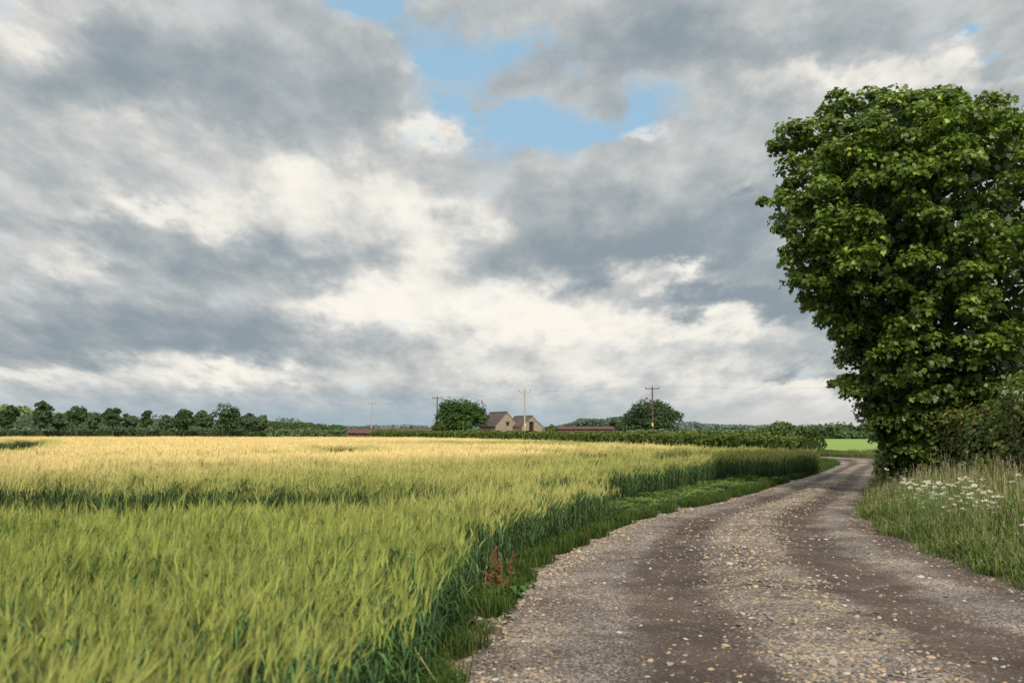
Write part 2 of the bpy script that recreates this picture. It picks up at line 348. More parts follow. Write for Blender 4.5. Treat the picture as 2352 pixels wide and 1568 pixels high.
# ---------------------------------------------------------------- barley templates
def barley(nst,rad,seed,far=False):
    r=random.Random(seed); mb=MB()
    for _ in range(nst):
        a=r.random()*6.28; d=rad*math.sqrt(r.random()); x,y=d*math.cos(a),d*math.sin(a)
        h=r.gauss(.66,.065); la=r.gauss(.3,1.4); ln=r.uniform(.01,.08)
        lx,ly=math.cos(la)*ln,math.sin(la)*ln
        top=Vector((x+lx,y+ly,h)); sa=r.random()*3.14; side=Vector((math.cos(sa),math.sin(sa),0))
        g=r.uniform(.65,1.3); stem=(.022*g,.050*g,.026*g); stem2=(.075*g,.13*g,.045*g)  # stems and leaves darken towards the ground, crop shade put into their colour
        if not far:
            mb.ribbon([(x,y,0),(x+lx*.3,y+ly*.3,h*.5),top],[.0028,.0026,.002],side,stem,0,stem2)
            for q in range(3):
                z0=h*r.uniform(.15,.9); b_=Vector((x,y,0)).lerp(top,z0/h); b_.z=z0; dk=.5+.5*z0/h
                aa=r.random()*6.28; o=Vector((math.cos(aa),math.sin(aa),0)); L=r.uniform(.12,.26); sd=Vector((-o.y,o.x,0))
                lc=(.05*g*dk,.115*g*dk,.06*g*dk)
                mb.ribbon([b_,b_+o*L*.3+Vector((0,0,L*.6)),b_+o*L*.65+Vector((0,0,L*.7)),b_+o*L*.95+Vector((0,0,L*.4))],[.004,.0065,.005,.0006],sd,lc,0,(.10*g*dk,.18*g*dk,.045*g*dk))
        else:
            mb.ribbon([(x,y,0),top],[.006,.005],side,stem,0,stem2)
            aa=r.random()*6.28; o=Vector((math.cos(aa),math.sin(aa),0))
            mb.ribbon([(x,y,h*.3),(x+o.x*.08,y+o.y*.08,h*.75)],[.012,.004],Vector((-o.y,o.x,0)),stem,0,stem2)
        bend=r.uniform(.0,.5); hd=Vector((math.cos(la),math.sin(la),0)); 
        d1=(Vector((0,0,1))+hd*bend).normalized(); d2=(Vector((0,0,1))+hd*bend*1.8).normalized()
        e1=top+d1*.045; e2=e1+d2*.045; ec=(.17*g,.235*g,.045*g)
        wE=.0055 if not far else .012
        mb.ribbon([top,e1,e2],[wE*.7,wE,wE*.4],side,ec,1.)
        mb.ribbon([top,e1,e2],[wE*.7,wE,wE*.4],d1.cross(side).normalized(),ec,1.)
        ac=(.255*g,.30*g,.072*g)
        for q in range(7 if not far else 2):
            k=r.random(); p0=top.lerp(e2,k); dv=(d2+Vector((r.gauss(0,.18),r.gauss(0,.18),r.gauss(0,.15)))).normalized()
            L=r.uniform(.07,.12); sd=dv.cross(Vector((r.random(),r.random(),.3))).normalized()
            mb.ribbon([p0,p0+dv*L],[.0011 if not far else .005,.0004 if not far else .002],sd,ac,1.)
    return mb.mesh('barley_plants',[M_barley])
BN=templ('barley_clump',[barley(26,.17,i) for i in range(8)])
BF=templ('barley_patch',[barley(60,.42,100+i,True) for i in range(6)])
FIELD=[(-1.25,-1),(-.95,3),(-.58,6.3),(-.12,11.4),(.72,14.5),(1.95,18.1),(5.0,24.1),(8.5,32),(11.0,36.6),(11.3,38),(9.6,43),(8.2,49),(3.7,68),(-3,91),(-14,108),(-40,114),(-75,116),(-70,108),(-8.5,2),(-5,-1)]
# sprayer tramlines: two wheelings plus the trampled, thin strip between
BAND=[(-60,12.3),(-20,11.2),(-8,10.5),(-4.5,10.3),(-2.5,11.0),(-.9,12.8),(.3,15.0),(1.1,17.2),(.2,17.3),(-1.5,16.7),(-4,16.4),(-8,16.6),(-20,17.8),(-60,20.4)]
TR=[[(1.0,17.2),(3.0,21.5),(5.6,27),(7.4,31.5)],[(-9,19.9),(-2,20.6),(1.5,23.9),(4.2,29),(5.4,33),(4.4,38),(0,44)],[(-9,23.6),(-2.6,24),(0.4,27),(2.4,31),(3.0,34.5),(2.0,39),(-2,44)],
[(7.5,33.5),(6.8,39),(3.5,50),(-4,72)],
[(-20,38),(-22,43.6),(-27.6,57),(-36,75),(-42,86)],[(-21,35),(-24.5,45),(-31,60),(-39,76)],[(-30,31),(-10,33),(-6,38),(-9,50)]]
def fieldpts(spacing,ymin,ymax,jit):
    xs=np.arange(-76,12,spacing); ys=np.arange(ymin,ymax,spacing); gx,gy=np.meshgrid(xs,ys)
    P=np.column_stack([gx.ravel(),gy.ravel()]); P=P+rng.uniform(-jit,jit,P.shape); return P[inpoly(P,FIELD)]
def trd(P):
    dm=np.full(len(P),9.)
    for q in TR: dm=np.minimum(dm,polydist(P,q))
    return dm,np.interp(P[:,1],[15,22,40,90],[.42,.75,1.0,1.4])
def hfac(P):
    f=np.ones(len(P)); Q=P+np.column_stack([vnoise(P,.8,1)*.3,vnoise(P,.7,2)*.6])
    ib=inpoly(Q,BAND); f=np.where(ib,.26,f)
    midstrip=ib&(Q[:,0]<-3.0)&(np.abs(Q[:,1]-(12.5-.05*np.clip(Q[:,0]+8,-30,0)))<.6); f=np.where(midstrip,.66,f)
    edge=~ib&(polydist(Q,BAND+[BAND[0]])<.35); f=np.where(edge,f*.9,f)
    dm,w=trd(P)
    return np.where(dm<w,.22,f)
def ripeness(P):
    dr=polydist(P,[tuple(x) for x in ll[::6]])
    y=P[:,1]; nz=vnoise(P,.18,6)
    far_=np.clip((y-16.6+np.clip(P[:,0],-50,0)*.02+nz*1.2)/2.5,0,1)
    edge=np.clip((dr-2.2+nz*1.5)/9,0,1)
    r=far_*edge*.95
    dm,w=trd(P); r=r*np.clip(.35+(dm-w)/1.2,.35,1)*(1+.18*vnoise(P,.07,11))
    return np.maximum(r,.04+.20*np.clip((y-4)/10,0,1)+.14*nz)
P=fieldpts(.25,-1,31,.115); f=hfac(P); n=len(P)
keep=(f>.5)|(rng.random(n)<.3); P=P[keep]; f=f[keep]; n=len(P)
hv=1+.10*vnoise(P,.5)+.09*vnoise(P,1.7,5)
de=polydist(P,[tuple(x) for x in ll[::6]]); hv=hv*np.clip(.88+(de-.3)*.35,.85,1)
S=np.column_stack([np.ones(n),np.ones(n),f*hv*rng.uniform(.90,1.08,n)])
r1=ripeness(P)*np.where(f<.5,.0,1)
barley_parent=empty('barley_field')
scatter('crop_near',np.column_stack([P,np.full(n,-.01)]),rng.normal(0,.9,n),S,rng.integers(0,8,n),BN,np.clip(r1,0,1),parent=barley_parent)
print('near clumps',n)
P=fieldpts(.5,30.9,118,.24); f=hfac(P); n=len(P)
keep=(f>.5)|(rng.random(n)<.3); P=P[keep]; f=f[keep]; n=len(P)
hv=1+.08*vnoise(P,.25)
S=np.column_stack([np.ones(n),np.ones(n),f*hv*rng.uniform(.93,1.05,n)])
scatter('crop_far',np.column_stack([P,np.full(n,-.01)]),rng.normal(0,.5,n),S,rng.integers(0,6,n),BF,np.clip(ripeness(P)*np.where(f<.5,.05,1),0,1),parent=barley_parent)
print('far clumps',n)
# ---------------------------------------------------------------- grass templates
def grass(nb,rad,seed,hmin,hmax,cols,seedheads=0.,w=.004):
    r=random.Random(seed); mb=MB()
    for _ in range(nb):
        a=r.random()*6.28; d=rad*math.sqrt(r.random()); x,y=d*math.cos(a),d*math.sin(a); h=r.uniform(hmin,hmax)
        aa=r.random()*6.28; o=Vector((math.cos(aa),math.sin(aa),0)); sd=Vector((-o.y,o.x,0)); ln=h*r.uniform(.1,.6); c=r.choice(cols); g=r.uniform(.8,1.2); c=tuple(k*g for k in c)
        if r.random()<seedheads:
            h*=1.3; ln*=.4; c=(.24*g,.24*g,.11*g); p1=Vector((x,y,0))+o*ln*.4+Vector((0,0,h*.6)); p2=Vector((x,y,0))+o*ln+Vector((0,0,h))
            mb.ribbon([(x,y,0),p1,p2],[w*.4,w*.35,w*.25],sd,c)
            for q in range(8):
                k=r.random(); p0=p1.lerp(p2,.6+.4*k); dv=Vector((r.gauss(0,.3),r.gauss(0,.3),1)).normalized(); sg=dv.orthogonal().normalized()
                mb.ribbon([p0,p0+dv*.012,p0+dv*.03],[.001,.0026,.0005],sg,(.34*g,.29*g,.19*g))
        else:
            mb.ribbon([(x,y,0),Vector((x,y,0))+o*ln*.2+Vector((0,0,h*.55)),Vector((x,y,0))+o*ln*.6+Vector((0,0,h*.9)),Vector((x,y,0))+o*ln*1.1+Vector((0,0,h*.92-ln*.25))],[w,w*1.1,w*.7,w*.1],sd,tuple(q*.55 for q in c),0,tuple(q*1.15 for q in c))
    return mb.mesh('grass_tuft',[M_grass])
gcols=[(.10,.165,.038),(.125,.19,.045),(.15,.19,.06),(.075,.13,.028),(.20,.17,.09)]
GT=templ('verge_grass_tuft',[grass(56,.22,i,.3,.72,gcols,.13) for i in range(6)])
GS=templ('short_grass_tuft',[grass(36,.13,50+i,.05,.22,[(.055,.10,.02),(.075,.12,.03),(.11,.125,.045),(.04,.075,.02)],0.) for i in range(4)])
BK=.20
def bank(P):
    d=polydist(P,[tuple(x) for x in rr[::6]]); return BK*np.clip(d/2.6,0,1)**1.2
vp=empty('grass_verge')
m,t,b=newmat('verge_soil'); p=t.pos(); n3=t.noise(p,12,5,.7); t.put(b.inputs['Base Color'],t.mix(n3,(.05,.06,.02),(.13,.13,.06))); b.inputs['Roughness'].default_value=1
V=[];F=[];kn=14
last=int(len(rr)*.86)
for i in range(0,last):
    d=rr[min(i+1,len(rr)-1)]-rr[max(i-1,0)]; d/=np.linalg.norm(d); nrm=np.array([d[1],-d[0]])
    for j in range(kn+1):
        w=(j/kn)*7; q=rr[i]+nrm*(w-.12); z=BK*min(1,max(0,w-.12)/2.6)**1.2+(.03*mnoise.noise(Vector((q[0],q[1],0))) if w>.3 else 0)-(.02 if j==0 else 0)
        V.append((q[0],q[1],z))
for i in range(last-1):
    for j in range(kn): a=i*(kn+1)+j; F.append((a,a+1,a+kn+2,a+kn+1))
link(D.objects.new('bank',mesh_np('bank',V,F,[m],smooth=True)),vp)
n=24000; P=np.column_stack([rng.uniform(4.6,25,n),rng.uniform(4,62,n)])
xr=np.interp(P[:,1],rr[:last,1],rr[:last,0]); dd=P[:,0]-xr
keep=(dd>.02+.16*vnoise(P,1.5))&(dd<6.0)&(rng.random(n)<np.interp(P[:,1],[4,20,35,60],[1,1,.7,.5])); P=P[keep]; n=len(P)
d=polydist(P,[tuple(x) for x in rr[::6]]); sc=np.clip(.30+d*.5,.3,.92)*rng.uniform(.7,1.15,n)*(1+.4*vnoise(P,.6))
sc*=np.interp(P[:,1],[26,36],[1,.6])
S=np.column_stack([np.ones(n),np.ones(n),sc])
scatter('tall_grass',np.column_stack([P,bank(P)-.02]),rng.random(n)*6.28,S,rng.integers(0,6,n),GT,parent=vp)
print('verge',n)
n=6000; P=np.column_stack([rng.uniform(9,24,n),rng.uniform(36,78,n)])
keep=~inpoly(P,FIELD)&~inpoly(P,[tuple(x) for x in ll[::6]]+[tuple(x) for x in rr[::-6]]); P=P[keep]; n=len(P)
S=np.column_stack([np.ones(n)*1.6,np.ones(n)*1.6,rng.uniform(.6,1.2,n)])
scatter('headland_grass',np.column_stack([P,np.zeros(n)]),rng.random(n)*6.28,S,rng.integers(0,4,n),GS,parent=vp)
n=6500; ridx=rng.random(n)*.7*(n_-1); i0=ridx.astype(int); P=ll[i0]+rng.normal(0,.02,(n,2)); off=rng.normal(-.28,.12,n); P[:,0]+=off
cl=vnoise(P,1.6,3)+.5*vnoise(P,5,8); keep=(off<-.12+.18*cl)&(cl>-.08)&(off>-.9); P=P[keep]; n=len(P)
scatter('track_edge_grass',np.column_stack([P,np.full(n,-.01)]),rng.random(n)*6.28,rng.uniform(.35,1.0,n)*(1+.5*cl[keep]),rng.integers(0,4,n),GS,parent=vp)
# ---------------------------------------------------------------- umbels (cow parsley)
def umbel(seed):
    r=random.Random(seed); mb=MB()
    for s_ in range(3):
        x,y=r.gauss(0,.12),r.gauss(0,.12); h=r.uniform(.55,.85); top=Vector((x+r.gauss(0,.05),y+r.gauss(0,.05),h))
        mb.tube([(x,y,0),top],[.004,.003],4,(.12,.18,.06))
        for q in range(9):
            a=r.random()*6.28; d=r.uniform(.01,.055); e=top+Vector((d*math.cos(a),d*math.sin(a),.04+r.uniform(-.015,.02)))
            mb.ribbon([top,e],[.001,.001],(math.sin(a),-math.cos(a),0),(.15,.2,.07))
            for z_ in range(6):
                f=e+Vector((r.gauss(0,.010),r.gauss(0,.010),r.gauss(0,.005))); w=.006; q_=Vector((r.gauss(0,.3),-.5,1)).normalized(); a1=q_.orthogonal().normalized()*w; a2=q_.cross(a1)
                mb.poly([f+a1,f+a2,f-a1,f-a2],0,(.64,.60,.50))
    return mb.mesh('umbel',[M_grass])
UC=templ('umbel_flower',[umbel(i) for i in range(4)])
P=np.concatenate([np.column_stack([rng.normal(6.55,.28,64),rng.normal(15.2,1.0,64)]),np.column_stack([rng.uniform(5.6,6.4,4),rng.uniform(11.2,12.6,4)]),np.column_stack([rng.uniform(7,9.5,10),rng.uniform(15,20,10)])])
xr=np.interp(P[:,1],rr[:last,1],rr[:last,0]); keep=P[:,0]>xr+.25; P=P[keep]; n=len(P)
scatter('cow_parsley',np.column_stack([P,bank(P)]),rng.random(n)*6.28,rng.uniform(.62,.95,n),rng.integers(0,4,n),UC)
# ---------------------------------------------------------------- leaves
MAPLE=np.array([(0,-.05),(.46,-.02),(.34,.2),(.56,.46),(.28,.46),(0,1.0),(-.28,.46),(-.56,.46),(-.34,.2),(-.46,-.02)])
SIMPLE=np.array([(0,0),(.32,.3),(.26,.7),(0,1.),(-.28,.65),(-.3,.28)])
BLOB=np.array([(0,-.1),(.5,.1),(.35,.75),(-.2,.9),(-.55,.35)])
def leafmesh(name,P,Nn,size,outline,col,mat,droop=.35,cup=.15):
    n=len(P); Nn=Nn/np.linalg.norm(Nn,axis=1,keepdims=True)
    T=rng.normal(0,1,(n,3)); T[:,2]-=droop*2; T-=Nn*np.sum(T*Nn,1,keepdims=True); T/=np.linalg.norm(T,axis=1,keepdims=True)+1e-9
    Sd=np.cross(T,Nn); k=len(outline)
    ox=outline[:,0][None,:,None]; oy=(outline[:,1]-.4)[None,:,None]; oz=(-cup*(outline[:,0]**2+(outline[:,1]-.4)**2))[None,:,None]
    V=P[:,None,:]+size[:,None,None]*(ox*Sd[:,None,:]+oy*T[:,None,:]+oz*Nn[:,None,:])
    F=np.arange(n*k).reshape(n,k)
    return mesh_np(name,V.reshape(-1,3),F,[mat],col=np.repeat(col,k,0))
def rdir(n):
    d=rng.normal(0,1,(n,3)); return d/np.linalg.norm(d,axis=1,keepdims=True)
def clumps(C,R,npc,up=.5,noise_=.6,squash=.8):
    n=len(C)*npc; ci=np.repeat(np.arange(len(C)),npc); d=rdir(n); d[:,2]=np.where(d[:,2]<-.3,-d[:,2]*.6,d[:,2]); 
    rad=R[ci]*(.55+.5*rng.random(n)**.6); off=d*rad[:,None]; off[:,2]*=squash
    P=C[ci]+off; Nn=d*.7+rng.normal(0,noise_,(n,3)); Nn[:,2]+=up
    return P,Nn,ci,d
tree=empty('maple_tree',(0,0,0)); CX,CY=10.05,24.6
pz=[0.5,1.0,1.5,2.2,2.6,3.0,3.8,4.4,5.0,5.75,6.6,7.25,7.8,8.4,9.0,9.4,9.8,10.1]
pl=[.95,1.05,1.3,1.6,1.85,1.75,1.75,2.35,2.85,3.2,3.25,3.5,3.1,3.2,3.15,2.3,2.0,1.2]
pr=[1.1,1.2,1.3,1.7,2.9,3.4,3.6,3.7,3.8,3.9,3.9,3.8,3.7,3.4,3.1,2.5,1.5,.8]
def crown(zv,th):
    c=np.cos(th); l=np.interp(zv,pz,pl); r=np.interp(zv,pz,pr); a=(l+r)/2*np.where(zv>8.8,.75,1.)
    side=np.where(c<0,l,r); w=np.abs(c)**1.3
    return side*w+a*.92*(1-w)
n=760; zc=rng.uniform(.6,9.95,n); wgt=np.interp(zc,pz,[(a+b_)/2 for a,b_ in zip(pl,pr)])/3.7; keep=rng.random(n)<wgt*.95+.12; zc=zc[keep]; n=len(zc)
th=rng.random(n)*6.283; rc=rng.uniform(.22,.54,n)
rad=crown(zc,th)-rc*.75; inner=rng.random(n)<.2; rad=np.where(inner,rad*rng.uniform(.3,.8,n),rad*rng.uniform(.84,1.10,n)); rad=np.maximum(rad,0)
C=np.column_stack([CX+rad*np.cos(th),CY+rad*np.sin(th),np.minimum(zc,9.75)])
extra=np.array([(6.95,24.3,9.0,.42),(6.7,24.6,8.75,.3),(6.75,24.6,7.25,.38),(6.35,24.7,7.3,.2),(8.2,24.4,9.95,.3),(8.9,24.2,9.75,.5),(9.7,24.4,9.9,.45),(10.4,24.5,9.85,.4),(11.3,24.5,9.55,.4),(12.2,24.6,9.3,.4),(12.6,24.6,8.9,.4),(8.3,24.2,2.55,.35),(8.05,24.6,2.7,.25),(6.95,24.4,6.0,.35),(7.2,24.4,5.3,.35)])
C=np.vstack([C,extra[:,:3]]); rc=np.concatenate([rc,extra[:,3]])
P_,N_,ci,d=clumps(C,rc,135,.55,.5)
ccol=rng.uniform(.7,1.3,len(C)); young=rng.random(len(P_))
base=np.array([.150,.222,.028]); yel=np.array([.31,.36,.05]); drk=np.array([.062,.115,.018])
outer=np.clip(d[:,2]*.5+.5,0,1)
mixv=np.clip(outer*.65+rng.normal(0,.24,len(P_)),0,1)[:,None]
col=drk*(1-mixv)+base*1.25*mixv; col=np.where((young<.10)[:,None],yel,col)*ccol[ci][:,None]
col=col*np.interp(P_[:,2],[1.5,4.5],[.62,1.])[:,None]  # lower crown leaves darkened, shade put into their colour
sz=rng.uniform(.07,.14,len(P_))
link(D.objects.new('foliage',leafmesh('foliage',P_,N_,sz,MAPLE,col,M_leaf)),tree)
n=11000; zc=rng.uniform(.5,9.3,n); th=rng.random(n)*6.283; rad=crown(zc,th)*.78*rng.random(n)**.5
P_=np.column_stack([CX+rad*np.cos(th),CY+rad*np.sin(th),zc]); link(D.objects.new('inner_foliage',leafmesh('inner_foliage',P_,rdir(n),rng.uniform(.16,.26,n),MAPLE,np.tile(drk*.55,(n,1)),M_leaf)),tree)  # larger, darker filler leaves, the crown's inner shade put into their colour
mb=MB(); mb.tube([(CX+.1,CY,-.1),(CX+.12,CY,.6),(CX,CY,2),(CX+.05,CY,4),(CX-.1,CY+.1,6),(CX,CY,8.5)],[.34,.27,.24,.2,.13,.04],10)
for i in range(46):
    a=rng.random()*6.28; z0=rng.uniform(1.6,7.5); z1=min(9.3,z0+rng.uniform(.5,2.)); R=float(crown(np.array([z1]),np.array([a]))[0])*.7
    p0=Vector((CX,CY,z0)); p3=Vector((CX+R*math.cos(a),CY+R*math.sin(a),z1)); mid_=p0.lerp(p3,.5)+Vector((rng.normal(0,.15),rng.normal(0,.15),.15))
    mb.tube([p0,p0.lerp(mid_,.5)+Vector((0,0,.05)),mid_,p3],[.08,.055,.035,.01],6)
link(D.objects.new('trunk_and_limbs',mb.mesh('trunk_and_limbs',[M_bark],True)),tree)
# ---------------------------------------------------------------- hedges
def hedge(name,path,n,leaf,cols,mat=M_leaf,bumpy=.25):
    path=np.array(path,float); seg=np.hypot(*(path[1:,:2]-path[:-1,:2]).T); L=np.concatenate([[0],np.cumsum(seg)])
    def at(s): return np.column_stack([np.interp(s,L,path[:,k]) for k in range(4)])
    s=rng.random(n)*L[-1]; Q=at(s); Q2=at(np.minimum(s+.5,L[-1])); Q1=at(np.maximum(s-.5,0)); dv=Q2[:,:2]-Q1[:,:2]; dv/=np.linalg.norm(dv,axis=1,keepdims=True); nr=np.column_stack([dv[:,1],-dv[:,0]])
    a=rng.random(n)*math.pi; ca,sa=np.cos(a),np.sin(a); e=.45
    px=np.sign(ca)*np.abs(ca)**e; pzz=np.abs(sa)**e; side=rng.random(n)<.35; pzz=np.where(side,rng.random(n),pzz); 
    px=np.where(side,np.sign(px),px)
    H=Q[:,2]; Wd=Q[:,3]/2
    base_=np.column_stack([Q[:,0],Q[:,1],pzz*H]); nz=vnoise(base_,1.1/ max(.6,path[:,2].mean()*.6),4); nz2=vnoise(base_,3.,8)
    k=1+bumpy*nz+bumpy*.4*nz2; k*=.9+.12*rng.random(n)
    xy=Q[:,:2]+nr*(px*Wd*k)[:,None]; z=pzz*H*k+.02
    P=np.column_stack([xy,z]); Nn=np.column_stack([nr*px[:,None],pzz*1.2])+rng.normal(0,.55,(n,3))
    ci_=rng.integers(0,len(cols),n); col=np.array(cols)[ci_]*(1+.35*nz)[:,None]*rng.uniform(.75,1.25,n)[:,None]
    par=empty(name); link(D.objects.new('leaves',leafmesh(name+'_leaves',P,Nn,rng.uniform(.7,1.3,n)*leaf,SIMPLE,col,mat)),par)
    mb=MB(); ss=np.linspace(.1,L[-1]-.1,max(8,int(L[-1]/1.2))); Q=at(ss); 
    prof=[(-.8,.0),(-.82,.6),(-.5,.84),(0,.88),(.5,.84),(.82,.6),(.8,0.)]
    for i in range(len(ss)):
        q2=at(np.array([min(ss[i]+.3,L[-1])]))[0]; q1=at(np.array([max(ss[i]-.3,0)]))[0]; dd_=q2[:2]-q1[:2]; dd_/=np.linalg.norm(dd_); nn=(dd_[1],-dd_[0])
        kk_=1+bumpy*.6*mnoise.noise(Vector((Q[i][0]*.9,Q[i][1]*.9,4)))-.14
        for (ax,az) in prof:
            mb.v.append(Vector((Q[i][0]+nn[0]*ax*Q[i][3]/2*kk_,Q[i][1]+nn[1]*ax*Q[i][3]/2*kk_,az*Q[i][2]*kk_))); mb.c.append((.025,.035,.012)); mb.e.append(0)  # solid hull under the leaves, its near-black colour stands in for inner shade
    for i in range(len(ss)-1):
        for j in range(6): a_=i*7+j; mb.f.append((a_,a_+1,a_+8,a_+7)); mb.mi.append(0)
    mb.f.append(tuple(range(7))); mb.mi.append(0); mb.f.append(tuple((len(ss)-1)*7+j for j in range(7))); mb.mi.append(0)
    link(D.objects.new('dark_core',mb.mesh(name+'_inner',[M_far])),par)
    return par
hc=[(.08,.125,.028),(.11,.16,.037),(.15,.18,.048),(.08,.11,.03)]
hedge('field_hedge',[(23.4,78,1.12,2.6),(21,84,1.25,2.6),(17.6,95,1.25,2.6),(6.2,115,1.35,2.6),(-11,145,1.5,2.6),(-22,165,1.5,3)],50000,.19,hc,M_far,bumpy=.3)
rc_=[(.09,.15,.027),(.13,.16,.038),(.19,.165,.06),(.10,.16,.032)]
hedge('roadside_hedge',[(10.5,26.4,1.3,1.8),(10.9,24.6,2.0,2.2),(11.2,22.8,2.35,2.4),(11.6,20.8,2.6,2.4),(12.6,17,2.7,2.6)],42000,.10,rc_,bumpy=.4)
hedge('roadside_hedge',[(13.2,30,1.8,2.0),(18.5,38,2.1,2.4),(27,52,2.2,2.4)],14000,.14,hc,M_far,bumpy=.35)
fc=[(.065,.10,.042),(.09,.125,.052),(.055,.085,.037)]
hedge('boundary_hedge',[(52,205,2.2,4),(62,190,2.4,4),(90,180,2.6,4)],7000,.5,fc,M_far,.5)
hedge('boundary_hedge',[(-60,245,1.9,4),(-10,240,1.7,4),(20,230,1.5,4),(56,215,1.9,4)],9000,.5,fc,M_far,.35)
# ---------------------------------------------------------------- distant trees
def treecloud(cx,cy,w,h,z0,n,leaf,nb=28,dep=None,k=.2):
    dep=dep or w; d=rdir(nb); rr_=rng.random(nb)**.33*.72
    C=np.column_stack([cx+d[:,0]*rr_*w/2,cy+d[:,1]*rr_*dep/2,z0+(h-z0)*(.5+.5*d[:,2]*rr_)]); R=w*k*rng.uniform(.8,1.3,nb)
    R=np.minimum(R,(h-z0)*.35)
    npc=n//nb; P,N,ci,dd_=clumps(C,R,npc,.4,.5,.85)
    bc=rng.uniform(.75,1.25,nb)[ci]; return P,N,bc
def far_tree(name,cx,cy,w,h,z0,n,leaf,colr,nb=28,trunk=.25,dep=None,k=.2):
    P,N,bc=treecloud(cx,cy,w,h,z0,n,leaf,nb,dep,k); par=empty(name)
    col=np.array(colr)*bc[:,None]*rng.uniform(.75,1.25,len(P))[:,None]
    link(D.objects.new('crown',leafmesh(name+'_crown',P,N,rng.uniform(.7,1.3,len(P))*leaf,BLOB,col,M_far)),par)
    mb=MB(); mb.tube([(cx,cy,-.1),(cx,cy,h*.3),(cx,cy,h*.7)],[trunk,trunk*.8,trunk*.3],8)
    for i in range(8):
        a=rng.random()*6.28; mb.tube([(cx,cy,h*.3),(cx+math.cos(a)*w*.18,cy+math.sin(a)*w*.18,h*.5),(cx+math.cos(a)*w*.33,cy+math.sin(a)*w*.33,h*.7)],[trunk*.4,trunk*.25,.03],5)
    link(D.objects.new('trunk_and_limbs',mb.mesh(name+'_trunk',[M_bark])),par)
far_tree('round_tree',-10.9,215,10.8,8.7,-.3,11000,.34,(.045,.078,.024),54)
far_tree('thorn_tree',-15.5,212,4.6,4.6,.0,2500,.28,(.07,.10,.03),18)
far_tree('oak_tree',33.5,240,14.6,8.7,.0,11000,.36,(.045,.072,.034),54,k=.17)
far_tree('hawthorn_tree',24.3,235,4.5,4.6,.0,2200,.32,(.045,.072,.03),16)
far_tree('hawthorn_tree',58,215,7,3.4,.0,2500,.36,(.07,.105,.035),18)
far_tree('hawthorn_tree',8.2,208,2.6,3.0,.0,1500,.25,(.075,.11,.03),12)
Ps=[];Ns=[];Cs=[];tb=MB()
# x position, distance, crown width, height, brightness
row=[(-117,232,5.8,8.6,.9),(-109.2,232,5.0,8.7,1),(-113.3,240,4.2,6.3,1),(-101.9,234,5.0,8.6,1.0),(-109.6,242,4.7,5.6,1),(-102.2,244,4.7,6.2,1),(-94.3,236,5.0,7.5,1),(-92.7,242,3.8,5.9,1),(-86.5,236,3.0,7.0,.9),(-85.1,246,4.3,5.4,1),(-77.5,236,5.6,6.4,.9),(-75.5,244,5.1,6.9,1.35),(-66.9,235,7.3,8.1,.95),(-64.4,244,4.7,5.9,1.1),(-61.2,246,4.9,5.2,1.1),(-123.4,232,6.1,8.0,1),(-131.1,235,6.2,8.5,1),(-58.6,250,4.4,3.2,1.1)]
for (cx,yy,w,h,br) in row:
    h=h*1.05; z0=rng.uniform(.8,1.5) if w<6.2 else .3
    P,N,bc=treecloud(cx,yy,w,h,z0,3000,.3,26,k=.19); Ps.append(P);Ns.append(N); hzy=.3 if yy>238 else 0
    c=np.array((.052,.080,.034))*br; c=c*(1-hzy)+np.array((.11,.15,.10))*hzy; Cs.append(c*bc[:,None]*rng.uniform(.75,1.25,len(P))[:,None])  # haze mixed into the leaf colour of the farther trees
    tb.tube([(cx,yy,-.1),(cx+.1,yy,h*.5),(cx,yy,h*.8)],[.2,.16,.05],6)
    for i in range(5):
        a=rng.random()*6.28; tb.tube([(cx,yy,h*.3),(cx+math.cos(a)*w*.3,yy+math.sin(a)*w*.3,h*.65)],[.09,.03],5)
def strip(x0,x1,y0,y1,xs,hs,amp_,fr_,n,c):
    xx=rng.uniform(x0,x1,n); yy=rng.uniform(y0,y1,n); hh=np.interp(xx,xs,hs)+amp_*vnoise(np.column_stack([xx,yy*0]),fr_)
    Ps.append(np.column_stack([xx,yy,hh*rng.random(n)**.6])); Nn=rdir(n); Nn[:,2]+=.5; Nn[:,1]-=.6; Ns.append(Nn); Cs.append(np.array(c)*rng.uniform(.6,1.3,n)[:,None])
strip(-150,-52,262,290,[-150,-115,-80,-60,-52],[6.0,5.2,4.4,3.9,2.9],2.0,.25,16000,(.085,.115,.07))
strip(-66,-34,244,262,[-66,-50,-42,-34],[4.2,3.0,2.3,1.9],.9,.35,9000,(.06,.09,.034))
strip(-140,-60,238,256,[-140,-60],[1.4,1.4],.5,.35,9000,(.05,.072,.031))
P=np.vstack(Ps); par=empty('distant_tree_row')
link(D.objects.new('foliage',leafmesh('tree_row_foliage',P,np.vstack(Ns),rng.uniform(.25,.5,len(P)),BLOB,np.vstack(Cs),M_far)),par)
link(D.objects.new('trunks',tb.mesh('tree_row_trunks',[M_bark])),par)
def wood(x0,x1,y0,y1,prof,n,leaf,c):
    xx=rng.uniform(x0,x1,n); yy=rng.uniform(y0,y1,n); xs=np.linspace(x0,x1,len(prof)); hh=np.interp(xx,xs,prof)*(1+.22*vnoise(np.column_stack([xx,xx*0]),.09)+.1*vnoise(np.column_stack([xx,xx*0]),.3))
    P=np.column_stack([xx,yy,hh*rng.random(n)**.5]); N=rdir(n); N[:,2]+=.5; N[:,1]-=.6
    return P,N,rng.uniform(.8,1.3,n)*leaf,np.array(c)*rng.uniform(.75,1.2,n)[:,None]
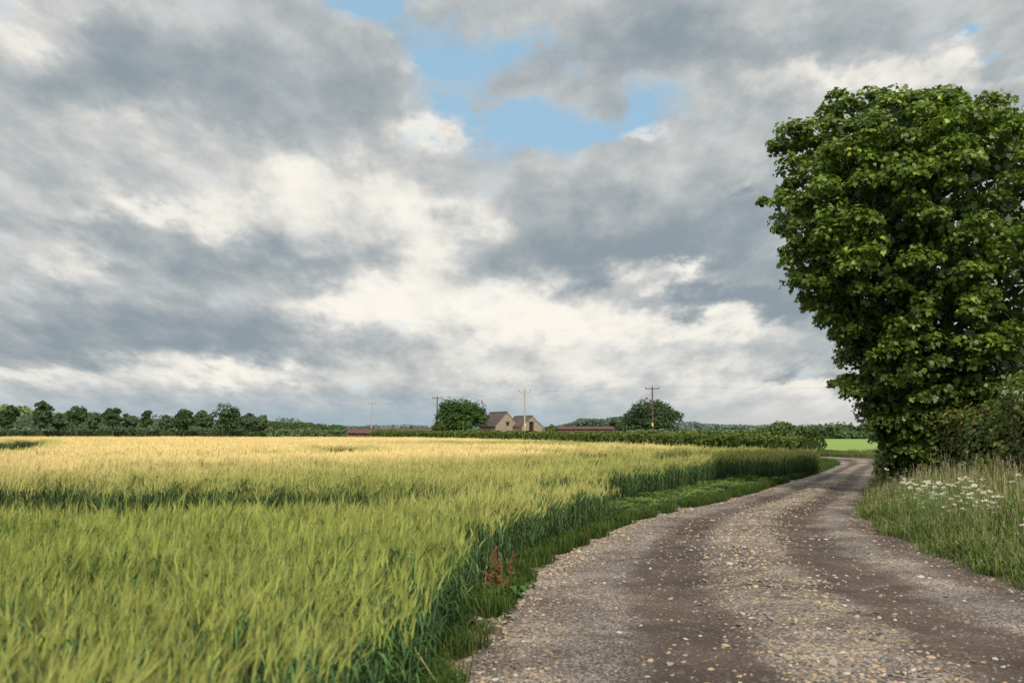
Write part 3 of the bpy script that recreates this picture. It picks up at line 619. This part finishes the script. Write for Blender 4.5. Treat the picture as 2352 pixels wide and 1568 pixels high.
ws=[wood(24,92,540,580,[3.5,7.5,8.5,8,4],8000,1.2,(.08,.11,.085)),wood(80,330,700,740,[9,7,5,4.5,4,6,7],9000,1.5,(.11,.145,.135)),wood(-420,-180,640,680,[28,22,15,10,6,4],12000,2.0,(.12,.17,.07)),  # aerial haze put into the paler, greyer leaf colours of the far woods
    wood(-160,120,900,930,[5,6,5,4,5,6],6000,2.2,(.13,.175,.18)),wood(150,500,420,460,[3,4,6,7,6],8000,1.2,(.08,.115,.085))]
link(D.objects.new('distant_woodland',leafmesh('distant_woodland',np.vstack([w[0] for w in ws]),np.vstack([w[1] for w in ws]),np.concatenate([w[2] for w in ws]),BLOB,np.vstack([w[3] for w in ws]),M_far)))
# ---------------------------------------------------------------- buildings
def stonemat(name,c1,c2):
    m,t,b=newmat(name); tc=t.n.new('ShaderNodeTexCoord').outputs['Object']; s=t.sep(tc)
    br=t.n.new('ShaderNodeTexBrick'); t.put(br.inputs['Vector'],t.comb(t.m('ADD',s[0],s[1]),s[2],0.)); br.inputs['Scale'].default_value=1.6; br.inputs['Mortar Size'].default_value=.012
    br.inputs['Color1'].default_value=c1+(1,); br.inputs['Color2'].default_value=c2+(1,); br.inputs['Mortar'].default_value=(.25,.215,.17,1)
    t.put(b.inputs['Base Color'],t.mix(1.,br.outputs[0],t.mix(t.noise(tc,1.3,5,.7),(.5,.5,.5),(1.35,1.3,1.25)),'MULTIPLY')); b.inputs['Roughness'].default_value=.95; bump(t,b,br.outputs['Fac'],.4,-.03); return m
def tilemat(name,c1,c2,rib=4.):
    m,t,b=newmat(name); tc=t.n.new('ShaderNodeTexCoord').outputs['Object']; s=t.sep(tc)
    w=t.m('SINE',t.m('MULTIPLY',s[1],rib*6.28)); n=t.noise(tc,1.5,6,.7)
    t.put(b.inputs['Base Color'],t.mix(t.sstep(t.m('MULTIPLY_ADD',w,.06,n),.35,.65),c1,c2)); b.inputs['Roughness'].default_value=.85; bump(t,b,w,.6,.04); return m
M_stone=stonemat('limestone_wall',(.225,.172,.138),(.30,.235,.19)); M_tile=tilemat('roof_tile',(.06,.044,.04),(.12,.09,.082)); M_rust=tilemat('rusty_corrugated',(.075,.034,.028),(.135,.062,.05),3.)
M_dark=simple('dark_interior',(.015,.013,.012),.9); M_woodd=bark('old_timber',(.09,.075,.06),(.17,.14,.11))
def barn(name,x,y,w,L,eave,ridge,rot,door,wallm,roofm,lean=None):
    par=empty(name,(x,y,0)); par.rotation_euler=(0,0,rot); hw=w/2
    wl=MB(); th=.35; dx,dw,dz0,dh=door
    xl,xr_=dx-dw/2,dx+dw/2
    def roofz(xx): return ridge-(ridge-eave)*abs(xx)/hw
    def prism(pts,y0,y1):
        b_=len(wl.v)
        for yy_ in (y0,y1):
            for (a,c_) in pts: wl.v.append(Vector((a,yy_,c_))); wl.c.append((1,1,1)); wl.e.append(0)
        k=len(pts); wl.f.append(tuple(b_+i for i in range(k))); wl.f.append(tuple(b_+k+i for i in reversed(range(k)))); wl.mi+= [0,0]
        for i in range(k): wl.f.append((b_+i,b_+k+i,b_+k+(i+1)%k,b_+(i+1)%k)); wl.mi.append(0)
    prism([(-hw,0),(xl,0),(xl,roofz(xl)),(-hw,eave)] if xl<0 else [(-hw,0),(xl,0),(xl,roofz(xl)),(0,ridge),(-hw,eave)],0,th)
    prism([(xr_,0),(hw,0),(hw,eave),(xr_,roofz(xr_))] if xr_>0 else [(xr_,0),(hw,0),(hw,eave),(0,ridge),(xr_,roofz(xr_))],0,th)
    up=[(xl,dz0+dh),(xr_,dz0+dh),(xr_,roofz(xr_))]+([(0,ridge)] if xl<0<xr_ else [])+[(xl,roofz(xl))]
    prism(up,0.002,th-.002)
    if dz0>0: prism([(xl,0),(xr_,0),(xr_,dz0),(xl,dz0)],0.002,th-.002)
    prism([(-hw,0),(hw,0),(hw,eave),(0,ridge),(-hw,eave)],L-th,L)
    wl.box((-hw+th/2,L/2,eave/2),(th,L-2*th-.004,eave)); wl.box((hw-th/2,L/2,eave/2),(th,L-2*th-.004,eave))
    link(D.objects.new('walls',wl.mesh(name+'_walls',[wallm])),par)
    rf=MB(); ov=.22; sl_=(ridge-eave)/hw
    for sg in (-1,1):
        e=(sg*(hw+ov),eave-sl_*ov); tk=.12
        pts=[(0,ridge+.02),(e[0],e[1]+.02),(e[0],e[1]+tk+.02),(0,ridge+tk+.02)]
        b_=len(rf.v)
        for yy_ in (-ov*.5,L+ov*.5):
            for a,c_ in pts: rf.v.append(Vector((a,yy_,c_))); rf.c.append((1,1,1)); rf.e.append(0)
        for f in [(0,1,2,3),(7,6,5,4),(0,4,5,1),(1,5,6,2),(2,6,7,3)]: rf.f.append(tuple(b_+i for i in f)); rf.mi.append(0)
    rf.tube([(0,-ov*.5,ridge+.16),(0,L+ov*.5,ridge+.16)],[.12,.12],6)
    link(D.objects.new('roof',rf.mesh(name+'_roof',[roofm])),par)
    dm=MB(); dm.box((dx,th+.06,dz0+dh/2),(dw+.1,.08,dh+.1),0); dm.box((dx,-.03,dz0+dh+.08),(dw+.4,.08,.16),1)
    link(D.objects.new('doorway',dm.mesh(name+'_door',[M_dark,M_woodd])),par)
    return par
barn('stone_barn',-1.1,216,5.3,9.5,2.65,5.45,math.radians(24),(.2,.7,2.6,.8),M_stone,M_tile)
barn('stone_barn',4.3,214,4.9,8.5,2.45,4.55,math.radians(26),(-.15,1.1,.4,3.0),M_stone,M_tile)
def shed(name,x,y,L,w,h0,h1,rot,n=7):
    par=empty(name,(x,y,0)); par.rotation_euler=(0,0,rot); mb=MB()
    mb.box((0,w-.1,h1/2),(L,.15,h1)); mb.box((-L/2+.1,w/2,h0/2),(.15,w-.4,h0)); mb.box((L/2-.1,w/2,h0/2),(.15,w-.4,h0)); mb.box((0,.15,h0*.5),(L-.4,.1,h0*.96))
    link(D.objects.new('walls',mb.mesh(name+'_walls',[M_rust])),par)
    mb=MB(); 
    for i in range(n+1): mb.box((-L/2+.1+i*(L-.2)/n,0,h0/2),(.16,.16,h0))
    link(D.objects.new('posts',mb.mesh(name+'_posts',[M_woodd])),par)
    mb=MB(); ns=160; b_=0
    for j,(yy_,zz_) in enumerate([(-.4,h0),(w*.5,h1+.05),(w+.3,h0+.1)]):
        for i in range(ns+1): mb.v.append(Vector((-L/2-.2+(L+.4)*i/ns,yy_,zz_+.03*math.sin(i*2.2)+.05*mnoise.noise(Vector((i*.05,j,x)))))); mb.c.append((1,1,1)); mb.e.append(0)
    for j in range(2):
        for i in range(ns): a=j*(ns+1)+i; mb.f.append((a,a+1,a+ns+2,a+ns+1)); mb.mi.append(0)
    link(D.objects.new('roof',mb.mesh(name+'_roof',[M_rust])),par)
shed('rusty_shed',-22.6,183,15.2,5,1.1,1.9,math.radians(-2))
shed('rusty_shed',15.2,222,15,5,1.9,2.45,math.radians(2))
# ---------------------------------------------------------------- poles
tops=[]
def pole(x,y,H,mat,arm=2.4,brace=False,rot=0.,plate=True):
    par=empty('utility_pole',(x,y,0)); par.rotation_euler=(0,0,rot); mb=MB(); mb.tube([(0,0,-.2),(0,0,H)],[.17,.11],10)
    link(D.objects.new('post',mb.mesh('post',[mat],False)),par)
    mb=MB(); mb.box((0,-.14,H-.25),(arm,.12,.15)) 
    if brace: 
        mb.tube([(-arm*.36,-.14,H-.32),(0,-.14,H-1.1)],[.04,.04],5); mb.tube([(arm*.36,-.14,H-.32),(0,-.14,H-1.1)],[.04,.04],5)
    link(D.objects.new('crossarm',mb.mesh('crossarm',[mat])),par)
    mb=MB(); A=[]
    for ax in (-arm*.46,0,arm*.46):
        z0=H-.17 if ax else H; yo=-.14 if ax else 0
        mb.tube([(ax,yo,z0),(ax,yo,z0+.12),(ax,yo,z0+.16),(ax,yo,z0+.3)],[.03,.03,.085,.05],8)
        A.append((x+math.cos(rot)*ax-math.sin(rot)*yo,y+math.sin(rot)*ax+math.cos(rot)*yo,z0+.3))
    link(D.objects.new('insulators',mb.mesh('insulators',[M_ceramic])),par); tops.append(A)
    if plate:
        mb=MB(); mb.box((0,-.19,2.6),(.24,.03,.5)); link(D.objects.new('warning_plate',mb.mesh('warning_plate',[M_yellow])),par)
pole(75,140,9,M_poledark,2.4,rot=-.25)
pole(23.8,169,8.9,M_poledark,2.45,rot=-.15)
pole(2.35,184,8.9,M_polelight,2.3,True,rot=.1)
pole(-16.5,220,8.9,M_poledark,2.2,rot=.2)
pole(-38,270,8.9,M_polelight,2.0,rot=.2,plate=False)
pole(-115,330,8.9,M_polelight,2.2,rot=.2,plate=False)
mb=MB()
for A,B_ in zip(tops[:-1],tops[1:]):
    for a,b_ in zip(A,B_):
        a=Vector(a);b_=Vector(b_); pts=[]; sag=(a-b_).length*.016
        for i in range(17):
            k=i/16; p=a.lerp(b_,k); p.z-=sag*4*k*(1-k); pts.append(p)
        mb.tube(pts,[.006]*17,3,cap=False)
link(D.objects.new('power_lines',mb.mesh('power_lines',[M_wire])))
# ---------------------------------------------------------------- weeds
def broadleaf(mb,base,o,L,w,col,up=.5):
    o=Vector(o).normalized(); sd=Vector((-o.y,o.x,0)); pts=[];ws=[]
    for k in (0,.2,.45,.7,.9,1.): pts.append(Vector(base)+o*L*k+Vector((0,0,L*up*math.sin(k*2.6)))); ws.append(w*math.sin(math.pi*min(1,.08+k*.9))**.8+.002)
    ws[-1]=.002; mb.ribbon(pts,ws,sd,col)
mb=MB()
for (bx,by,nl,sc) in [(.02,9.7,16,.9),(-.25,9.5,9,.7),(.15,10.3,8,.5),(-.25,8.3,7,.5)]:
    for i in range(nl):
        a=random.random()*6.28; L=random.uniform(.14,.26)*sc; g=random.uniform(.7,1.2)
        broadleaf(mb,(bx+random.gauss(0,.04),by+random.gauss(0,.04),.0),(math.cos(a),math.sin(a),0),L,L*.17,(.05*g,.11*g,.028*g),random.uniform(.3,.8))
link(D.objects.new('dock_leaves',mb.mesh('dock_leaves',[M_grass])))
mb=MB()
for s_ in range(5):
    x0,y0=-.16+random.gauss(0,.05),9.65+random.gauss(0,.06); h=random.uniform(.36,.52); tp=Vector((x0+random.gauss(0,.04),y0,h))
    mb.tube([(x0,y0,0),tp],[.004,.002],5,(.16,.075,.04))
    for i in range(60):
        k=random.uniform(.25,1); p=Vector((x0,y0,0)).lerp(tp,k)+Vector((random.gauss(0,.012),random.gauss(0,.012),0)); w=random.uniform(.004,.008); g=random.uniform(.6,1.2)
        mb.poly([p+Vector((-w,0,0)),p+Vector((0,-w*.5,-w)),p+Vector((w,0,0)),p+Vector((0,w*.5,w))],0,(.18*g,.08*g,.037*g))
    for i in range(3): 
        a=random.random()*6.28; broadleaf(mb,(x0,y0,h*.2*i+.05),(math.cos(a),math.sin(a),0),.14,.018,(.15,.085,.04),.2)
link(D.objects.new('sorrel_plant',mb.mesh('sorrel_plant',[M_grass])))
mb=MB()
for i in range(12):
    yy_=random.uniform(5.5,12); j=int(np.argmin(np.abs(ll[:200,1]-yy_))); xx_=ll[j][0]-random.uniform(.35,.6); h=random.uniform(.4,.7)
    a=random.random()*6.28; o=Vector((math.cos(a),math.sin(a),0))
    p0=Vector((xx_,yy_,0)); mb.ribbon([p0,p0+o*h*.15+Vector((0,0,h*.6)),p0+o*h*.35+Vector((0,0,h))],[.003,.0025,.001],(-o.y,o.x,0),(.42,.34,.18))
    mb.ribbon([p0+o*h*.1+Vector((0,0,h*.4)),p0+o*h*.35+Vector((0,0,h*.55)),p0+o*h*.55+Vector((0,0,h*.3))],[.005,.007,.001],(-o.y,o.x,0),(.42,.34,.18))
link(D.objects.new('dry_grass_stalks',mb.mesh('dry_grass_stalks',[M_grass])))
